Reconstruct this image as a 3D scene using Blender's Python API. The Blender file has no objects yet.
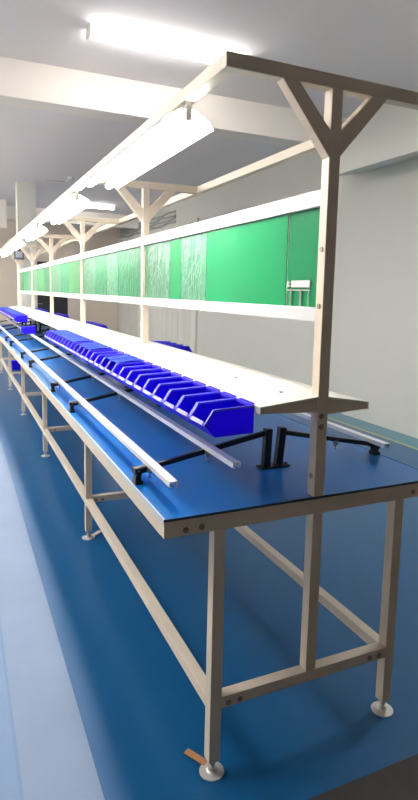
import bpy, bmesh, math, random
from mathutils import Vector, Matrix
random.seed(7)
COL = bpy.context.scene.collection
PI = math.pi

# ------------------------------------------------------------------ materials
def mat(name, col, rough=.5, metal=0.0, spec=.5, noise=0.0, nscale=8.0, bump=0.0, bscale=60.0, coat=0.0, alpha=1.0, trans=0.0):
    m = bpy.data.materials.new(name); m.use_nodes = True
    nt = m.node_tree; b = nt.nodes['Principled BSDF']
    b.inputs['Roughness'].default_value = rough
    b.inputs['Metallic'].default_value = metal
    b.inputs['Specular IOR Level'].default_value = spec
    b.inputs['Coat Weight'].default_value = coat
    b.inputs['Coat Roughness'].default_value = .08
    b.inputs['Alpha'].default_value = alpha
    b.inputs['Transmission Weight'].default_value = trans
    tc = nt.nodes.new('ShaderNodeTexCoord')
    n = nt.nodes.new('ShaderNodeTexNoise'); n.inputs['Scale'].default_value = nscale; n.inputs['Detail'].default_value = 4
    nt.links.new(tc.outputs['Object'], n.inputs['Vector'])
    mx = nt.nodes.new('ShaderNodeMix'); mx.data_type = 'RGBA'
    c = Vector(col)
    mx.inputs[6].default_value = (*(c * (1 - noise)), 1); mx.inputs[7].default_value = (*[min(1, v * (1 + noise)) for v in c], 1)
    nt.links.new(n.outputs['Fac'], mx.inputs[0]); nt.links.new(mx.outputs[2], b.inputs['Base Color'])
    if bump:
        n2 = nt.nodes.new('ShaderNodeTexNoise'); n2.inputs['Scale'].default_value = bscale
        nt.links.new(tc.outputs['Object'], n2.inputs['Vector'])
        bp = nt.nodes.new('ShaderNodeBump'); bp.inputs['Strength'].default_value = bump; bp.inputs['Distance'].default_value = .01
        nt.links.new(n2.outputs['Fac'], bp.inputs['Height']); nt.links.new(bp.outputs['Normal'], b.inputs['Normal'])
    return m

def emis(name, col, strength):
    m = bpy.data.materials.new(name); m.use_nodes = True
    b = m.node_tree.nodes['Principled BSDF']
    b.inputs['Base Color'].default_value = (.9, .9, .9, 1)
    b.inputs['Emission Color'].default_value = (*col, 1); b.inputs['Emission Strength'].default_value = strength
    return m

def film(name, c1, c2, scale):
    """crinkled protective film: creases follow a stretched noise"""
    m = bpy.data.materials.new(name); m.use_nodes = True
    nt = m.node_tree; b = nt.nodes['Principled BSDF']; L = nt.links
    tc = nt.nodes.new('ShaderNodeTexCoord'); mp = nt.nodes.new('ShaderNodeMapping')
    mp.inputs['Rotation'].default_value = (.75, 0, 0); mp.inputs['Scale'].default_value = (1, 1.5, .6)
    n = nt.nodes.new('ShaderNodeTexNoise'); n.inputs['Scale'].default_value = scale; n.inputs['Detail'].default_value = 3
    n.inputs['Distortion'].default_value = 1.6
    r = nt.nodes.new('ShaderNodeValToRGB'); e = r.color_ramp.elements
    e[0].position = .42; e[0].color = (*c1, 1); e[1].position = .6; e[1].color = (*c2, 1)
    L.new(tc.outputs['Object'], mp.inputs['Vector']); L.new(mp.outputs['Vector'], n.inputs['Vector'])
    L.new(n.outputs['Fac'], r.inputs['Fac']); L.new(r.outputs['Color'], b.inputs['Base Color'])
    bp = nt.nodes.new('ShaderNodeBump'); bp.inputs['Strength'].default_value = .6; bp.inputs['Distance'].default_value = .01
    L.new(n.outputs['Fac'], bp.inputs['Height']); L.new(bp.outputs['Normal'], b.inputs['Normal'])
    b.inputs['Roughness'].default_value = .35; b.inputs['Specular IOR Level'].default_value = .3
    return m

M = dict(
    frame=mat('cream_powder_coat', (.74, .635, .50), .42, noise=.03),
    shelf=mat('cream_shelf_steel', (.82, .79, .70), .4, noise=.02),
    bolt=mat('dull_zinc', (.34, .29, .23), .45, metal=.6),
    table=mat('blue_mat_top', (.002, .13, .42), .3, noise=.05, nscale=3, spec=.45),
    trim=mat('pale_edge_band', (.62, .66, .70), .3, noise=.02),
    alu=mat('brushed_aluminium', (.86, .86, .86), .38, metal=.35, noise=.03),
    black=mat('black_coated_tube', (.012, .012, .014), .4, noise=.1),
    silver=mat('silver_screw', (.55, .55, .55), .3, metal=.9),
    foot=mat('zinc_foot', (.62, .60, .56), .4, metal=.4),
    bin=mat('blue_polypropylene', (.035, .006, .85), .35, noise=.03),
    binlight=mat('blue_film_cover', (.012, .04, .42), .7, noise=.2, nscale=30, bump=.3, bscale=50, spec=.12),
    card=mat('white_card', (.40, .38, .60), .6, noise=.05),
    lampwhite=mat('white_reflector', (.88, .88, .86), .35),
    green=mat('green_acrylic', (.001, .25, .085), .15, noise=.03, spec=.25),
    green2=mat('green_acrylic_darker_sheet', (.001, .215, .075), .15, noise=.03, spec=.25),  # slightly darker green than the plain boards
    film=film('crinkled_clear_film', (.02, .19, .09), (.13, .27, .18), 24),
    filmg=film('crinkled_green_film', (.002, .17, .065), (.02, .21, .10), 14),
    white=mat('white_channel', (.66, .68, .66), .4),
    wall=mat('painted_wall', (.70, .70, .64), .8, noise=.02, nscale=2),
    farwall=mat('painted_far_wall', (.76, .66, .56), .8, noise=.02, nscale=2),
    ceil=mat('painted_ceiling', (.78, .74, .74), .85, noise=.015, nscale=2),
    beam=mat('painted_beam', (.82, .77, .71), .8, noise=.015, nscale=2),
    fblue=mat('blue_floor_mat', (.005, .086, .225), .30, noise=.10, nscale=2.5, spec=.45),
    faisle=mat('pale_aisle_floor', (.15, .215, .33), .5, noise=.16, nscale=3.5),  # paler floor strip beside the blue mat
    faisle2=mat('pale_blue_aisle_floor', (.12, .21, .36), .5, noise=.1, nscale=3),  # paler, bluer floor further left
    fdark=mat('dark_floor', (.035, .032, .03), .7, noise=.25, nscale=20),
    fteal=mat('teal_floor_border', (.10, .25, .33), .4, noise=.05),
    tape=mat('yellow_green_floor_tape', (.42, .46, .22), .5, noise=.1),
    door=mat('dark_door', (.03, .03, .032), .6, noise=.2),
    pipe=mat('grey_pipe', (.42, .44, .42), .5, noise=.1),
    paper=mat('brown_cardboard', (.42, .20, .08), .8, noise=.1),
    greytag=mat('grey_plastic', (.12, .12, .15), .5),
    face=mat('pale_face', (.5, .5, .55), .5),
    signface=emis('lit_sign_face', (.75, .75, .85), 1.0),
    tube=emis('bench_tube', (1, .985, .97), 24.0),
    ctube_fill=emis('unseen_fill_tube', (1, .975, .95), 58.0),  # stronger glow for the added out-of-view lamps
    ctube=emis('ceiling_tube', (1, .975, .94), 24.0),
)

def translucent(m, col, fac):
    nt = m.node_tree; out = nt.nodes['Material Output']; b = nt.nodes['Principled BSDF']
    t = nt.nodes.new('ShaderNodeBsdfTranslucent'); t.inputs['Color'].default_value = (*col, 1)
    mx = nt.nodes.new('ShaderNodeMixShader'); mx.inputs[0].default_value = fac
    nt.links.new(b.outputs[0], mx.inputs[1]); nt.links.new(t.outputs[0], mx.inputs[2]); nt.links.new(mx.outputs[0], out.inputs['Surface'])
translucent(M['bin'], (.10, .03, 1.0), .4)

# ------------------------------------------------------------------ builders
class MB:
    def __init__(s): s.bm = bmesh.new(); s.mi = 0
    def _f(s, vs, idx):
        out = []
        for f in idx:
            fc = s.bm.faces.new([vs[i] for i in f]); fc.material_index = s.mi; out.append(fc)
        return out
    def box(s, x0, x1, y0, y1, z0, z1):
        vs = [s.bm.verts.new(p) for p in ((x0,y0,z0),(x1,y0,z0),(x1,y1,z0),(x0,y1,z0),(x0,y0,z1),(x1,y0,z1),(x1,y1,z1),(x0,y1,z1))]
        s._f(vs, ((0,3,2,1),(4,5,6,7),(0,1,5,4),(1,2,6,5),(2,3,7,6),(3,0,4,7))); return s
    def prism_y(s, pts, y0, y1):      # profile in x,z
        n = len(pts)
        a = [s.bm.verts.new((x, y0, z)) for x, z in pts]; b = [s.bm.verts.new((x, y1, z)) for x, z in pts]
        s._f(a + b, [tuple(range(n)), tuple(range(2*n-1, n-1, -1))] + [(i, n+i, n+(i+1) % n, (i+1) % n) for i in range(n)])
        bmesh.ops.recalc_face_normals(s.bm, faces=s.bm.faces); return s
    def prism_z(s, pts, z0, z1):
        n = len(pts)
        a = [s.bm.verts.new((x, y, z0)) for x, y in pts]; b = [s.bm.verts.new((x, y, z1)) for x, y in pts]
        s._f(a + b, [tuple(range(n)), tuple(range(2*n-1, n-1, -1))] + [(i, n+i, n+(i+1) % n, (i+1) % n) for i in range(n)])
        bmesh.ops.recalc_face_normals(s.bm, faces=s.bm.faces); return s
    def tube(s, p, q, r, seg=12, r2=None):
        p, q = Vector(p), Vector(q); d = (q - p); L = d.length; z = d.normalized()
        x = z.orthogonal().normalized(); y = z.cross(x); r2 = r if r2 is None else r2
        A = []; Bv = []
        for i in range(seg):
            a = 2*PI*i/seg; o = x*math.cos(a) + y*math.sin(a)
            A.append(s.bm.verts.new(p + o*r)); Bv.append(s.bm.verts.new(q + o*r2))
        s._f(A + Bv, [tuple(range(seg-1, -1, -1)), tuple(range(seg, 2*seg))] + [(i, (i+1) % seg, seg+(i+1) % seg, seg+i) for i in range(seg)]); return s
    def bar(s, p, q, w, h, up=(0, 0, 1)):   # rectangular bar from p to q, width w, height h along up
        p, q = Vector(p), Vector(q); d = (q-p).normalized(); u = Vector(up); x = d.cross(u).normalized(); u = x.cross(d)
        vs = [s.bm.verts.new(e + x*a*w/2 + u*b*h/2) for e in (p, q) for a, b in ((-1,-1),(1,-1),(1,1),(-1,1))]
        s._f(vs, ((0,1,2,3),(7,6,5,4),(0,4,5,1),(1,5,6,2),(2,6,7,3),(3,7,4,0)))
        bmesh.ops.recalc_face_normals(s.bm, faces=s.bm.faces); return s
    def lathe(s, cx, cy, prof, seg=20):     # prof: (r, z)
        rings = []
        for r, z in prof:
            if r < 1e-5: rings.append([s.bm.verts.new((cx, cy, z))])
            else: rings.append([s.bm.verts.new((cx + r*math.cos(2*PI*i/seg), cy + r*math.sin(2*PI*i/seg), z)) for i in range(seg)])
        for a, b in zip(rings, rings[1:]):
            for i in range(seg):
                j = (i+1) % seg
                vs = [a[i % len(a)], a[j % len(a)], b[j % len(b)], b[i % len(b)]]
                vv = []
                for v in vs:
                    if v not in vv: vv.append(v)
                if len(vv) > 2: s.bm.faces.new(vv).material_index = s.mi
        bmesh.ops.recalc_face_normals(s.bm, faces=s.bm.faces); return s
    def build(s, name, m, parent=None, bevel=0.0, smooth=False, loc=None):
        me = bpy.data.meshes.new(name)
        if loc is not None: bmesh.ops.translate(s.bm, verts=s.bm.verts, vec=[-c for c in loc])
        bmesh.ops.recalc_face_normals(s.bm, faces=s.bm.faces)
        s.bm.to_mesh(me); s.bm.free()
        for mm in (m if isinstance(m, (list, tuple)) else [m]): me.materials.append(mm)
        o = bpy.data.objects.new(name, me); COL.objects.link(o)
        if loc is not None: o.location = loc
        if parent: o.parent = parent
        if smooth:
            for p in me.polygons: p.use_smooth = True
            me.set_sharp_from_angle(angle=math.radians(35)) if hasattr(me, 'set_sharp_from_angle') else None
        if bevel:
            b = o.modifiers.new('bevel', 'BEVEL'); b.width = bevel; b.segments = 2; b.limit_method = 'ANGLE'
        return o

def tag(o, label, cat, group=None, kind=None):
    o['label'] = label; o['category'] = cat
    if group: o['group'] = group
    if kind: o['kind'] = kind
    return o
def empty(name, loc, label, cat, group=None):
    o = bpy.data.objects.new(name, None); COL.objects.link(o); o.location = loc; o.empty_display_size = .05
    return tag(o, label, cat, group)
def struct(o): o['kind'] = 'structure'; return o
def copy_tree(o, parent=None):
    c = o.copy(); COL.objects.link(c)
    if parent: c.parent = parent
    for ch in list(o.children): copy_tree(ch, c)
    return c
ORD = ['nearest', 'second', 'third', 'fourth', 'fifth', 'sixth', 'seventh', 'eighth', 'ninth', 'tenth', 'eleventh', 'twelfth', 'thirteenth',
       'fourteenth', 'fifteenth', 'sixteenth', 'seventeenth', 'eighteenth', 'nineteenth', 'twentieth', 'twenty-first', 'twenty-second',
       'twenty-third', 'twenty-fourth', 'twenty-fifth', 'twenty-sixth', 'twenty-seventh', 'twenty-eighth', 'twenty-ninth', 'thirtieth',
       'thirty-first', 'thirty-second']

# ------------------------------------------------------------------ room
XW0, XW1, YB, YF, ZC = -4.6, 3.5, -6.0, 14.0, 3.2
f = MB()
def fq(mi, x0, x1, y0, y1):
    f.mi = mi; vs = [f.bm.verts.new(p) for p in ((x0,y0,0),(x1,y0,0),(x1,y1,0),(x0,y1,0))]; f.bm.faces.new(vs).material_index = mi
fq(7, XW0, -1.1, 1.5, YF); fq(8, XW0, -1.1, YB, 1.5); fq(1, -1.1, -.505, YB, YF); fq(3, -.505, -.495, YB, YF); fq(2, -.495, -.292, YB, YF)
fq(0, -.292, 3.19, -.17, YF); fq(3, -.292, 3.19, YB, -.17)
fq(4, 3.19, 3.235, -.17, YF); fq(5, 3.235, XW1, -.17, YF); fq(3, 3.19, XW1, YB, -.17)
struct(f.build('floor', [M['fblue'], M['faisle2'], M['faisle'], M['fdark'], M['tape'], M['fteal']]))
# the seam in the aisle is only a thin join, lighter than the dark floor
bpy.data.objects['floor'].data.materials.append(mat('aisle_join', (.12, .19, .32), .6))
bpy.data.objects['floor'].data.materials.append(mat('grey_floor', (.34, .31, .27), .6, noise=.1))
bpy.data.objects['floor'].data.materials.append(mat('brown_floor', (.13, .09, .06), .6, noise=.1))
for p in bpy.data.objects['floor'].data.polygons:
    if p.material_index == 3 and p.center.x < -.3: p.material_index = 6
c = MB(); c.box(XW0, XW1, YB, YF, ZC, ZC+.1)
struct(c.build('ceiling', M['ceil']))
struct(MB().box(XW1, XW1+.1, YB, YF, 0, ZC).build('wall_right', M['wall']))
struct(MB().box(XW0-.1, XW0, YB, YF, 0, ZC).build('wall_left', M['wall']))
struct(MB().box(XW0, XW1, YB-.1, YB, 0, ZC).build('wall_back', mat('brown_back_wall', (.16, .12, .09), .8)))
w = MB(); w.box(XW0, 1.22, YF, YF+.1, 0, ZC); w.box(2.1, XW1, YF, YF+.1, 0, ZC); w.box(1.22, 2.1, YF, YF+.1, 2.1, ZC)
struct(w.build('wall_far', M['farwall']))
dr = MB().box(1.22, 2.1, YF+.06, YF+.1, 0, 2.1).build('door_1', M['door']); struct(dr)
dh = MB().tube((1.32, YF+.06, 1.0), (1.32, YF+.01, 1.0), .012).tube((1.32, YF+.015, 1.0), (1.44, YF+.015, 1.0), .01).build('door_handle', M['silver'], dr)
# ribbed partition lining the distant stretch of the right-hand wall
w = MB(); pts = [(XW1, 8.4)]
y = 8.4; k = 0
while y < 13.95:
    pts.append((XW1-.03 if k % 2 else XW1-.042, y)); pts.append((XW1-.03 if k % 2 else XW1-.042, min(y+.14, 13.98))); y += .16; k += 1
pts.append((XW1, 13.98))
struct(w.prism_z(pts, 0, 2.755).build('wall_right_ribbed_lining', M['wall']))
bpy.data.objects['wall_right_ribbed_lining'].name = 'trim_1'
# downstand beams across the ceiling
for i, yy in enumerate((3.62, 12.1)):
    struct(MB().box(XW0, 3.08 if i == 0 else XW1, yy, yy+.24, 2.905, ZC).build('trim_%d' % (i+2), M['beam'], bevel=.004))
struct(MB().prism_y([(3.08, ZC), (3.08, 2.655), (XW1, 2.735), (XW1, ZC)], YB, 3.86).build('trim_6', M['wall']))
# column beyond the end of the bench
struct(MB().box(.37, .68, 9.0, 9.3, 0, ZC).build('trim_4', M['wall'], bevel=.004))
struct(MB().box(XW0, .37, 11.2, 11.28, 2.62, ZC).build('trim_5', M['beam']))

# ------------------------------------------------------------------ workbench
T = .0355; XP = .3212; XR = .6348; XA = -.1467; XE = .8195; H = .8
S = 1.69; NB = 5; YE = S*NB + T
ZCT, ZCB = .2434, .2080; ZBT, ZBB = 1.9837, 1.9470
bench = empty('assembly_workbench', (XP, 0, 0), 'long cream steel assembly workbench with blue top, running from the foreground to the far end', 'workbench')
def P(mb, name, m, bev=.0015, parent=bench, smooth=False):
    o = mb.build(name, m, None, bev, smooth)
    o.parent = parent; o.matrix_parent_inverse = Matrix.Translation(-Vector((XP, 0, 0))) if parent is bench else Matrix.Identity(4)
    return o
top = MB(); top.box(XA+.004, XE-.004, .001, YE, .788, H)
P(top, 'tabletop', M['table'], 0)
for x0, x1, mm in ((XA, XA+.004, 'trim'), (XE-.004, XE, 'table')):
    P(MB().box(x0, x1, .001, YE, .786, H+.0015), 'edge_strip', M[mm], 0)
# thin dark line where the mat is turned over the near edge
P(MB().box(XA, XE, -.001, .001, .794, H+.001), 'end_edging', mat('dark_edging', (.02, .05, .09), .5), 0)
P(MB().box(XA+.002, XA+.002+T, T, YE-T, .745, .786), 'side_rail', M['frame'])
P(MB().box(XE-.002-T, XE-.002, T, YE-T, .745, .786), 'side_rail', M['frame'])
def bolt_f(x, z, y=0.0): return MB().tube((x, y, z), (x, y-.002, z), .0085, 16).tube((x, y-.002, z), (x, y-.0055, z), .005, 6)
PROTO = []
def P2(*a, **k):
    o = P(*a, **k); return o
def station(i):
    y = i*S; y1 = y + T
    hi = .7475
    for x in (0, XR):
        lg = P(MB().box(x, x+T, y, y1, .042, hi), 'leg', M['frame'])
        ft = MB(); cx, cy = x+T/2, y+T/2
        ft.lathe(cx, cy, [(0, 0), (.036, 0), (.037, .002), (.036, .004), (.018, .0055), (.0125, .009), (.0115, .018), (.0055, .0185), (.0055, .043), (0, .043)], 24)
        ft.tube((cx, cy, .026), (cx, cy, .034), .0105, 6)
        fo = P(ft, 'leveling_foot', M['foot'], 0)
        fo.parent = lg; fo.matrix_parent_inverse = Matrix.Identity(4)
    P(MB().box(XA+.001, XE-.001, y, y1, hi, .794 if i == 0 else .7865), 'end_rail', M['frame'])
    P(MB().box(T, XR, y, y1, ZCB, ZCT), 'crossbar', M['frame'])
    P(MB().box(XP, XP+T, y, y1, ZCT, hi), 'lower_post', M['frame'])
    P(MB().box(XP, XP+T, y, y1, H, ZBB), 'post', M['frame'])
    P(MB().box(.0022, XR+T, y, y1, ZBB, ZBT), 'top_beam', M['frame'])
    for sgn in (-1, 1):
        a = XP if sgn < 0 else XP+T
        # 45-degree mitred brace in the x-z plane
        if sgn < 0: pts = [(a, 1.766), (a, 1.838), (.218, ZBB), (.166, ZBB)]
        else: pts = [(a, 1.772), (a, 1.841), (.458, ZBB), (.511, ZBB)]
        P(MB().prism_y(pts, y+.001, y1-.001), 'brace', M['frame'])
    if i < 3:
        for x, z in ((-.084, .764), (-.038, .766), (.706, .767), (.755, .767), (.057, .2215), (.095, .2215), (.568, .2245), (.606, .2245), (.3345, 1.043), (.3345, 1.011)):
            P(bolt_f(x, z, y), 'bolt', M['bolt'], 0)
        for z in (.86, 1.52, 1.36):
            P(MB().tube((XP, y+T/2, z), (XP-.003, y+T/2, z), .0075, 12), 'bolt', M['bolt'], 0)
for i in range(NB+1): station(i)
for i in range(NB):
    y0, y1 = i*S+T, (i+1)*S
    for x in (0, XR): P(MB().box(x, x+T, y0, y1, .200, .2355), 'lower_rail', M['frame'])
    for x in (.0022, XR): P(MB().box(x, x+T, y0 if x < .1 or i else .43, y1, ZBB, ZBT), 'top_rail', M['frame'])
    P(MB().box(XP+.001, XP+T-.001, y0, y1, 1.642, 1.688), 'board_channel', M['white'])
    P(MB().box(XP+.001, XP+T-.001, y0, y1, 1.315, 1.356), 'board_channel', M['white'])

# ------------------------------------------------------------------ two-slope shelf round the posts
sh = empty('raised_shelf', (XP+T/2, 0, 1.05), 'long cream steel shelf sloping to both sides of the posts above the blue table', 'shelf')
def PS(mb, name, m, bev=.001):
    o = mb.build(name, m, None, bev); o.parent = sh; o.matrix_parent_inverse = Matrix.Translation(-Vector((XP+T/2, 0, 1.05))); return o
PS(MB().prism_y([(.130, 1.061), (.130, 1.082), (XP-.0005, 1.101), (XP-.0005, 1.095), (.134, 1.077), (.134, 1.061)], .0, YE), 'left_wing', M['shelf'])
PS(MB().prism_y([(.505, 1.052), (.505, 1.076), (XP+T+.0005, 1.0985), (XP+T+.0005, 1.092), (.501, 1.070), (.501, 1.052)], .0, YE), 'right_wing', M['shelf'])
for i in range(NB):
    PS(MB().box(XP, XP+T, i*S+T+.001, (i+1)*S-.001, 1.093, 1.1005), 'ridge_plate', M['shelf'])
for i in range(NB+1):
    y = i*S
    PS(MB().prism_y([(.1345, 1.0625), (.1345, 1.0775), (XP-.001, 1.0945), (XP-.001, 1.055)], y+.001, y+.004), 'end_bracket', M['frame'], 0)
    PS(MB().prism_y([(.5005, 1.0535), (.5005, 1.0705), (XP+T+.001, 1.0915), (XP+T+.001, 1.047)], y+.001, y+.004), 'end_bracket', M['frame'], 0)
for y in (.12, .42, .95, 1.6):
    x = .27; z = 1.082 + (x-.13)/(XP-.13)*.019
    PS(MB().tube((x, y, z-.001), (x, y, z+.003), .006, 10), 'rivet', M['bolt'], 0)

# ------------------------------------------------------------------ green boards and film in the channels
def board(y0, y1, m, xo, label, cat='board', group=None, name='green_board'):
    x = XP+.012+xo
    o = MB().box(x, x+.003, y0, y1, 1.356, 1.642).build(name, m, None, .0006, loc=(x, (y0+y1)/2, 1.356))
    tag(o, label, cat, group); return o
board(.2205, .851, M['green'], 0, 'wide bright green acrylic board, largest one, beside the nearest post')
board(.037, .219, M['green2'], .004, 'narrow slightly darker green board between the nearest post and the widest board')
board(.853, 1.138, M['film'], .0, 'crinkled clear film sheet left of the widest green board', 'film sheet', name='film_sheet')
board(1.1395, 1.289, M['green'], 0, 'narrow plain green strip board between two crinkled film sheets in the nearest bay')
board(1.2905, S-.002, M['film'], 0, 'crinkled film sheet right beside the second post from the camera', 'film sheet', name='film_sheet')
bays = {1: [(.0, .54, 'filmg'), (.545, .84, 'film'), (.845, 1.19, 'filmg'), (1.195, 1.65, 'film')],
        2: [(.0, .6, 'green'), (.605, 1.0, 'filmg'), (1.005, 1.65, 'film')],
        3: [(.0, .5, 'filmg'), (.505, 1.1, 'green'), (1.105, 1.65, 'film')],
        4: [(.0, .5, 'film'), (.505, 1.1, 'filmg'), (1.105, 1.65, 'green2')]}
bayn = {1: 'second bay', 2: 'third bay', 3: 'fourth bay', 4: 'farthest bay'}
pos = {0: 'nearest the camera', 1: 'second from its near end', 2: 'third from its near end', 3: 'at its far end'}
kindn = {'filmg': 'creased green board', 'film': 'pale crinkled film sheet', 'green': 'smooth bright green board', 'green2': 'dark teal green board'}
for b, lst in bays.items():
    for k, (a, e, mm) in enumerate(lst):
        pl = 'film_sheet' if mm == 'film' else 'green_board'
        board(b*S+T+.001+a, min(b*S+T+.001+e, (b+1)*S-.002), M[mm], 0, '%s in the %s of panels, %s' % (kindn[mm], bayn[b], pos[k] if k < len(lst)-1 else pos[3]),
              'film sheet' if mm == 'film' else 'board', name=pl)
# reflection in the narrow board, modelled as a white strip and thin lines
st = empty('board_reflection', (XP+.0155, .145, 1.362), 'white strip and thin lines, modelled reflection low in the nearest green board', 'modelled reflection')
x = XP+.0125
def PL(mb, name, m):
    o = mb.build(name, m, None); o.parent = st; o.matrix_parent_inverse = Matrix.Translation(-st.location); return o
PL(MB().box(x-.002, x, .085, .186, 1.414, 1.4345), 'reflection_strip', M['white'])
PL(MB().box(x-.002, x, .192, .214, 1.417, 1.421).box(x-.002, x, .192, .214, 1.426, 1.430).box(x-.002, x, .204, .208, 1.414, 1.434), 'reflection_hook', M['white'])
PL(MB().box(x-.002, x, .083, .212, 1.404, 1.407), 'crossbar', M['pipe'])
for yy in (.09, .13, .135, .185, .19): PL(MB().box(x-.002, x, yy, yy+.002, 1.356, 1.404), 'reflection_line', M['pipe'])

# ------------------------------------------------------------------ slide rails and their black supports
def rail(x, z, y0, y1, label, tilt=0):
    w, h, t = .013, .016, .002
    prof = [(-w, 0), (-w, h), (w, h), (w, 0), (w-.007, 0), (w-.007, t), (w-t, t), (w-t, h-t), (-w+t, h-t), (-w+t, t), (-w+.007, t), (-w+.007, 0)]
    m = MB().prism_y([(px, pz) for px, pz in prof], y0, y1)
    o = m.build('aluminium_rail', M['alu'], None, .0005)
    o.location = (x, 0, z); bmv = Matrix.Translation((0, -y0, 0)); o.data.transform(bmv); o.location.y = y0
    return tag(o, label, 'rail', 'aluminium slide rails over the blue table')
SEG = 1.685
XL1, XL2, XR1, XR2 = -.090, .105, .770, .575
for k in range(5):
    y0 = .08 + SEG*k; y1 = y0 + SEG - .012 if k < 4 else 8.3
    nn = ['nearest', 'second', 'third', 'fourth', 'farthest'][k]
    rail(XL1, .8555, y0, y1, '%s length of the bright aluminium rail along the left table edge' % nn)
    rail(XL2, .8885, y0, y1, '%s length of the aluminium rail running just below the front of the blue bins' % nn)
    rail(XR1, .8525, y0+.12, y1 + (.12 if k < 4 else 0), '%s length of the aluminium rail along the right table edge' % nn)

def clamp_mesh(mb, x, zt):
    mb.box(x-.011, x+.013, -.019, .017, .8, .812); mb.box(x-.009, x+.009, -.013, .011, .812, zt-.016)
    mb.tube((x-.012, 0, zt-.006), (x+.026, 0, zt-.002), .0125, 14); mb.tube((x, -.021, zt-.012), (x, .021, zt-.012), .0085, 12)
    mb.box(x-.012, x-.002, -.018, .014, zt-.012, zt+.006)
    return mb
def support():
    r = bpy.data.objects.new('rail_support', None); COL.objects.link(r); r.empty_display_size = .05; r.location = (.36, 0, H)
    def Q(mb, name, m, smooth=False, bev=0):
        o = mb.build(name, m, None, bev, smooth); o.parent = r; o.matrix_parent_inverse = Matrix.Identity(4)
        o.data.transform(Matrix.Translation((-.36, 0, -H))); return o
    Q(MB().box(.305, .415, -.022, .022, .8, .806).tube((.31, 0, .806), (.31, 0, .810), .006, 8).tube((.41, 0, .806), (.41, 0, .810), .006, 8), 'base_plate', M['black'], bev=.001)
    Q(MB().bar((.328, -.003, .806), (.3325, -.003, .937), .026, .024, (0, 1, 0)), 'upright', M['black'], bev=.002)
    Q(MB().bar((.380, .003, .806), (.392, .003, .936), .026, .024, (0, 1, 0)), 'upright', M['black'], bev=.002)
    aL = MB().bar((.322, 0, .921), (XL1-.02, 0, .8425), .016, .016)
    Q(aL, 'left_arm', M['black'], bev=.0015)
    aR = MB().bar((.403, 0, .917), (XR1+.02, 0, .8395), .016, .016)
    Q(aR, 'right_arm', M['black'], bev=.0015)
    Q(clamp_mesh(MB(), -.128, .846), 'clamp', M['black'], True)
    Q(clamp_mesh(MB(), .800, .842), 'clamp', M['black'], True)
    for x, z in ((XL1, .846), (XL2, .879), (.61, .868)):
        Q(MB().tube((x, -.013, z+(.008 if x < .5 else 0)), (x, -.013, z-.030), .003, 8).tube((x, -.013, z-.022), (x, -.013, z-.027), .007, 6)
          .box(x-.009, x+.009, -.017, -.0085, z-.013, z+(.0085 if x < .5 else .002)), 'clamp_screw', M['silver'])
    return r
ys = []
for k in range(5): ys += [.30 + SEG*k, 1.39 + SEG*k]
base = support()
for i, yy in enumerate(ys):
    o = base if i == 0 else copy_tree(base)
    o.location = (.36, yy, H)
    w_ = 'nearest' if i == 0 else ('farthest' if i == len(ys)-1 else ORD[i] + ' from the near end')
    tag(o, 'black two-armed rail support on the blue table, %s' % w_, 'rail support', 'black supports under the slide rails')

# ------------------------------------------------------------------ blue picking bins
def make_bin(cover=False, side=-1):
    """origin at the back top edge; opens towards -x; width .104 along y"""
    W = .104; t = .0025
    r = bpy.data.objects.new('storage_bin', None); COL.objects.link(r); r.empty_display_size = .03
    prof = [(-.001, -.078), (-.001, 0), (-.125, -.006), (-.151, -.045), (-.120, -.080)]
    body = MB()
    body.prism_y(prof, 0, t); body.prism_y(prof, W-t, W)
    body.box(-.0035, -.001, t, W-t, -.078, 0)                                    # back
    body.prism_y([(-.001, -.080), (-.120, -.0825), (-.120, -.080), (-.001, -.0775)], t, W-t)   # floor
    body.prism_y([(-.120, -.0825), (-.151, -.047), (-.1485, -.045), (-.118, -.0805)], t, W-t)  # raised front lip
    b = body.build('bin_body', M['bin'], r)
    rim = MB()
    for y0 in (-.0015, W-.003):
        rim.prism_y([(-.001, -.005), (-.001, .0015), (-.1265, -.0045), (-.1535, -.0445), (-.149, -.0475), (-.1235, -.0095)], y0, y0+.0045)
    rim.box(-.006, -.0005, 0, W, -.006, .002)
    rim.prism_y([(-.1535, -.049), (-.1535, -.0425), (-.1475, -.0425), (-.1475, -.049)], 0, W)
    rim.build('bin_rim', mat('bin_rim_highlight', (.12, .09, .92), .3) if 'bin_rim_highlight' not in bpy.data.materials else bpy.data.materials['bin_rim_highlight'], r)  # rim highlight put into a lighter blue than the body
    hk = MB().prism_y([(-.001, -.001), (-.001, .004), (.006, .005), (.006, .0035)], .01, W-.01)
    hk.build('hanging_lip', M['bin'], r)
    lab = MB().prism_y([(-.1545, -.0475), (-.1485, -.0385), (-.1500, -.0375), (-.1560, -.0465)], .012, W-.012)
    lab.build('label_card', M['card'], r)
    if cover:
        cv = MB().prism_y([(-.002, .003), (-.002, .0045), (-.06, .0065), (-.124, -.001), (-.124, -.0025), (-.06, .005)], .001, W-.001)
        cv.build('film_cover', M['binlight'], r)
    return r
plain = make_bin(False); covered = make_bin(True)
used = set()
def place(src, loc, rz, label, group, rx=0):
    o = src if src.name not in used else copy_tree(src)
    used.add(src.name)
    o.location = loc; o.rotation_euler = (0, 0, rz); return tag(o, label, 'storage bin', group)
G1 = 'blue bins hung in the near row on the shelf front'
pitch = .1125
cov1 = {9, 10, 14, 15, 16, 18, 19, 20, 21, 22, 23, 24, 25}
for i in range(27):
    c_ = i in cov1
    lab = 'open blue bin' if not c_ else 'film-covered blue bin'
    w_ = 'nearest the camera' if i == 0 else ('last at the far end' if i == 26 else ORD[i] + ' from the camera')
    place(covered if c_ else plain, (.1295, .032+pitch*i, 1.0815), 0, '%s of the near row on the shelf edge, %s' % (lab, w_), G1)
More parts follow.
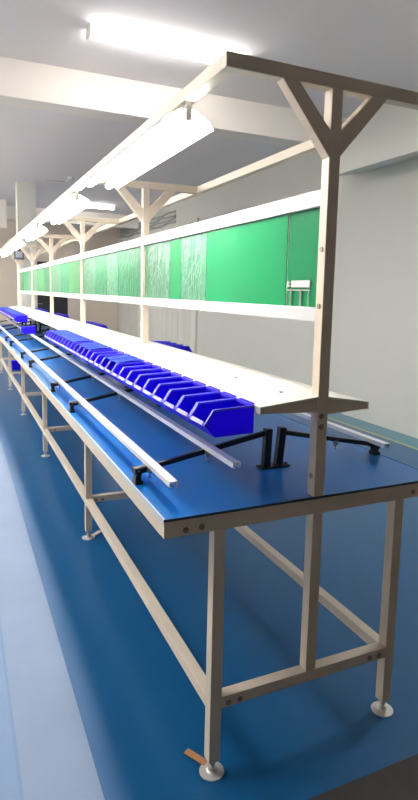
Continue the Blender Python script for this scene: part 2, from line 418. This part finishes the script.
for i in range(25):
    c_ = i > 1
    w_ = 'nearest the camera' if i == 0 else ('last at the far end' if i == 24 else ORD[i] + ' from its start')
    place(covered if c_ else plain, (.1295, 5.55+pitch*i, 1.0815), 0, '%s blue bin of the distant row on the shelf, %s' % ('film-covered' if c_ else 'open', w_),
          'blue bins hung in the distant row')
place(plain, (.150, 5.0, .9865), 0, 'single blue bin resting on the aluminium rail in front of the distant bin row', 'blue bins resting on the rail')
for gi, (y0, n, nm) in enumerate(((1.76, 3, 'in the second bay'), (3.80, 5, 'in the third bay'), (5.75, 6, 'in the fourth bay'), (7.55, 5, 'near the far end'))):
    for i in range(n):
        o = place(plain, (.5055, y0+.104+pitch*i, 1.0765), PI, 'blue bin behind the shelf ridge %s, %s of its group' % (nm, ['first', 'second', 'third', 'fourth', 'fifth', 'sixth'][i]),
              'blue bins on the far side of the shelf')

# ------------------------------------------------------------------ bench lamps
def make_lamp():
    r = bpy.data.objects.new('bench_lamp', None); COL.objects.link(r); r.empty_display_size = .05
    L = 1.14
    prof = [(-.020, .0), (.020, .0), (.072, -.028), (.088, -.052), (.0850, -.0535), (.070, -.031), (.020, -.004), (-.020, -.004), (-.070, -.031), (-.0850, -.0535), (-.088, -.052), (-.072, -.028)]
    MB().prism_y(prof, 0, L).build('reflector', M['lampwhite'], r)
    MB().prism_y([(-.018, -.004), (.018, -.004), (.014, -.030), (-.014, -.030)], .02, L-.02).build('ballast_box', M['lampwhite'], r, .002)
    for sx in (-1, 1):
        MB().tube((sx*.045, .004, -.040), (sx*.045, L-.004, -.040), .0150, 14).build('fluorescent_tube', M['tube'], r, 0, True)
        for y in (.0, L-.004): MB().tube((sx*.045, y, -.040), (sx*.045, y+.004, -.040), .004, 14).build('tube_cap', M['lampwhite'], r)
    MB().box(-.009, .009, -.006, -.002, -.038, .0145).box(-.009, .009, -.006, .03, .0115, .0145).build('end_bracket', M['silver'], r)
    MB().box(-.015, .015, L-.09, L-.05, 0, .0145).build('hanger', M['silver'], r)
    return r
lamp = make_lamp()
for i in range(5):
    o = lamp if i == 0 else copy_tree(lamp)
    o.location = (.018, .29+S*i, 1.932)
    tag(o, 'white two-tube lamp under the left top rail of the bench, %s' % (['nearest the camera', 'second along the row', 'middle of the row', 'fourth along the row', 'farthest along the row'][i]),
        'lamp', 'bench lamps under the left top rail')

# ------------------------------------------------------------------ ceiling lamps
def make_cl():
    r = bpy.data.objects.new('ceiling_lamp', None); COL.objects.link(r)
    MB().box(-.6, .6, -.03, .03, -.030, 0).build('lamp_body', M['lampwhite'], r, .004)
    pr_ = [(.052*math.cos(a_), -.030-.045*math.sin(a_)) for a_ in [PI*k/10 for k in range(11)]]
    m_ = MB(); m_.prism_y(pr_, -.59, .59); o_ = m_.build('diffuser', M['ctube'], r, 0, False); o_.rotation_euler = (0, 0, -PI/2)
    for x in (-.6, .585):
        MB().box(x, x+.015, -.056, .056, -.078, -.0).build('end_cap', M['lampwhite'], r)
    return r
cl = make_cl()
fill_me = [c for c in cl.children if c.name.startswith('diffuser')][0].data.copy(); fill_me.materials[0] = M['ctube_fill']  # brighter diffuser shared by the added unseen lamps
CLP = [((.86, 2.80), 'bright tube lamp on the ceiling above the near end of the bench'),
       ((1.95, 10.9), 'distant ceiling tube lamp seen above the bench lamps')]
for j, yy in enumerate((.9, 2.8, 5.0, 6.8, 9.0, 10.9, 13.0)):  # row out of view, added to brighten the room
    CLP.append(((-1.9, yy), 'added unseen ceiling tube lamp over the left aisle, %s from the camera end' % ORD[j]))
for j, yy in enumerate((2.8, 6.8, 10.9, 13.2)):  # second unseen row, added for more room light
    CLP.append(((-3.5, yy), 'added unseen ceiling tube lamp nearest the left wall, %s from the camera end' % ORD[j]))
CLP.append(((2.7, .7), 'added unseen ceiling tube lamp right of the near bench end'))  # unseen lamp added to light the right wall
for i, ((x, y), lb) in enumerate(CLP):
    o = cl if i == 0 else copy_tree(cl)
    o.location = (x, y, ZC)
    if i > 1:
        for ch in o.children:
            if ch.name.startswith('diffuser'):
                ch.data = fill_me
    tag(o, lb, 'ceiling lamp', 'ceiling tube lamps')

# ------------------------------------------------------------------ far pieces
sg = empty('hanging_sign_box', (.33, 8.40, 1.86), 'small grey framed sign box hanging at the last post of the bench', 'sign')
def PG(mb, name, m):
    o = mb.build(name, m, None, .002); o.parent = sg; o.matrix_parent_inverse = Matrix.Translation(-sg.location); return o
PG(MB().box(.245, .400, 8.37, 8.43, 1.86, 2.04), 'case', M['greytag'])
PG(MB().box(.272, .373, 8.362, 8.37, 1.888, 1.985), 'face', M['face'])
PG(MB().box(.30, .31, 8.395, 8.405, 2.04, 2.25).box(.34, .35, 8.395, 8.405, 2.04, 2.25), 'bracket', M['greytag'])
# surface pipe on the ceiling
pp = MB().tube((.80, 8.6, 3.185), (1.12, 8.6, 3.185), .013).tube((1.12, 8.6, 3.185), (1.12, 8.2, 3.185), .013).tube((1.12, 8.2, 3.16), (1.12, 8.2, 3.2), .05).build('ceiling_conduit', M['wall'], None, 0, True)
tag(pp, 'thin painted conduit with a round box on the ceiling beyond the lamps', 'conduit')
pr = MB()
for k in range(4):
    z = 2.80 + .07*k; pts = [(3.476, 9.6 + j*.42, z + .02*math.sin(j*2.1+k*2)) for j in range(11)]
    for a, b_ in zip(pts, pts[1:]): pr.tube(a, b_, .022, 8)
tag(pr.build('pipe_bundle', M['pipe'], None, 0, True), 'bundle of grey pipes high on the right wall behind the green boards', 'pipes')
# blue tub on the floor under the distant part of the bench
tb = MB(); tb.prism_z([(.20, 8.7), (.36, 8.7), (.36, 8.9), (.20, 8.9)], 0, .16)
bx = tb.build('blue_floor_box', M['bin'], None, .01)
for v in bx.data.vertices:
    if v.co.z < .05: v.co.x = .28 + (v.co.x-.28)*.85; v.co.y = 8.8 + (v.co.y-8.8)*.85
tag(bx, 'small blue box on the floor beyond the far legs of the bench', 'box')
# cardboard slips by the feet
def slip(x0, y0, x1, y1, w, label, m='paper'):
    o = MB().bar((x0, y0, .004), (x1, y1, .004), w, .002).build('cardboard_slip', M[m], None)
    tag(o, label, 'cardboard slip'); return o
slip(-.026, .112, .012, .046, .022, 'brown cardboard slip lying on the floor by the nearest left foot')
slip(.045, S+.03, .10, S+.075, .025, 'pale cardboard slip on the floor by the second left leg of the bench', 'frame')

# ------------------------------------------------------------------ camera, world, view
q = dict(f=559.7946, cx=-.6215, cy=-1.3186, cz=1.3926, yaw=.4233, pitch=-.1231, roll=.0217, ppy=361.65)
cam = bpy.data.cameras.new('camera'); co = bpy.data.objects.new('camera', cam); COL.objects.link(co)
fw = Vector((math.sin(q['yaw'])*math.cos(q['pitch']), math.cos(q['yaw'])*math.cos(q['pitch']), math.sin(q['pitch'])))
r0 = Vector((math.cos(q['yaw']), -math.sin(q['yaw']), 0)); u0 = r0.cross(fw)
cr, sr = math.cos(q['roll']), math.sin(q['roll'])
rr = r0*cr + u0*sr; uu = -r0*sr + u0*cr
m4 = Matrix(((rr.x, uu.x, -fw.x, q['cx']), (rr.y, uu.y, -fw.y, q['cy']), (rr.z, uu.z, -fw.z, q['cz']), (0, 0, 0, 1)))
co.matrix_world = m4
cam.sensor_fit = 'VERTICAL'; cam.sensor_height = 36; cam.lens = q['f']*36/800
cam.shift_y = (q['ppy']-400)/800
cam.clip_start = .02
sc = bpy.context.scene; sc.camera = co
wd = bpy.data.worlds.new('world'); sc.world = wd; wd.use_nodes = True
wd.node_tree.nodes['Background'].inputs[0].default_value = (.5, .55, .6, 1); wd.node_tree.nodes['Background'].inputs[1].default_value = .0
sc.view_settings.view_transform = 'Standard'; sc.view_settings.look = 'None'; sc.view_settings.gamma = 1; sc.view_settings.use_curve_mapping = False
sc.view_settings.exposure = 0.7
sc.cycles.max_bounces = 10; sc.cycles.diffuse_bounces = 6
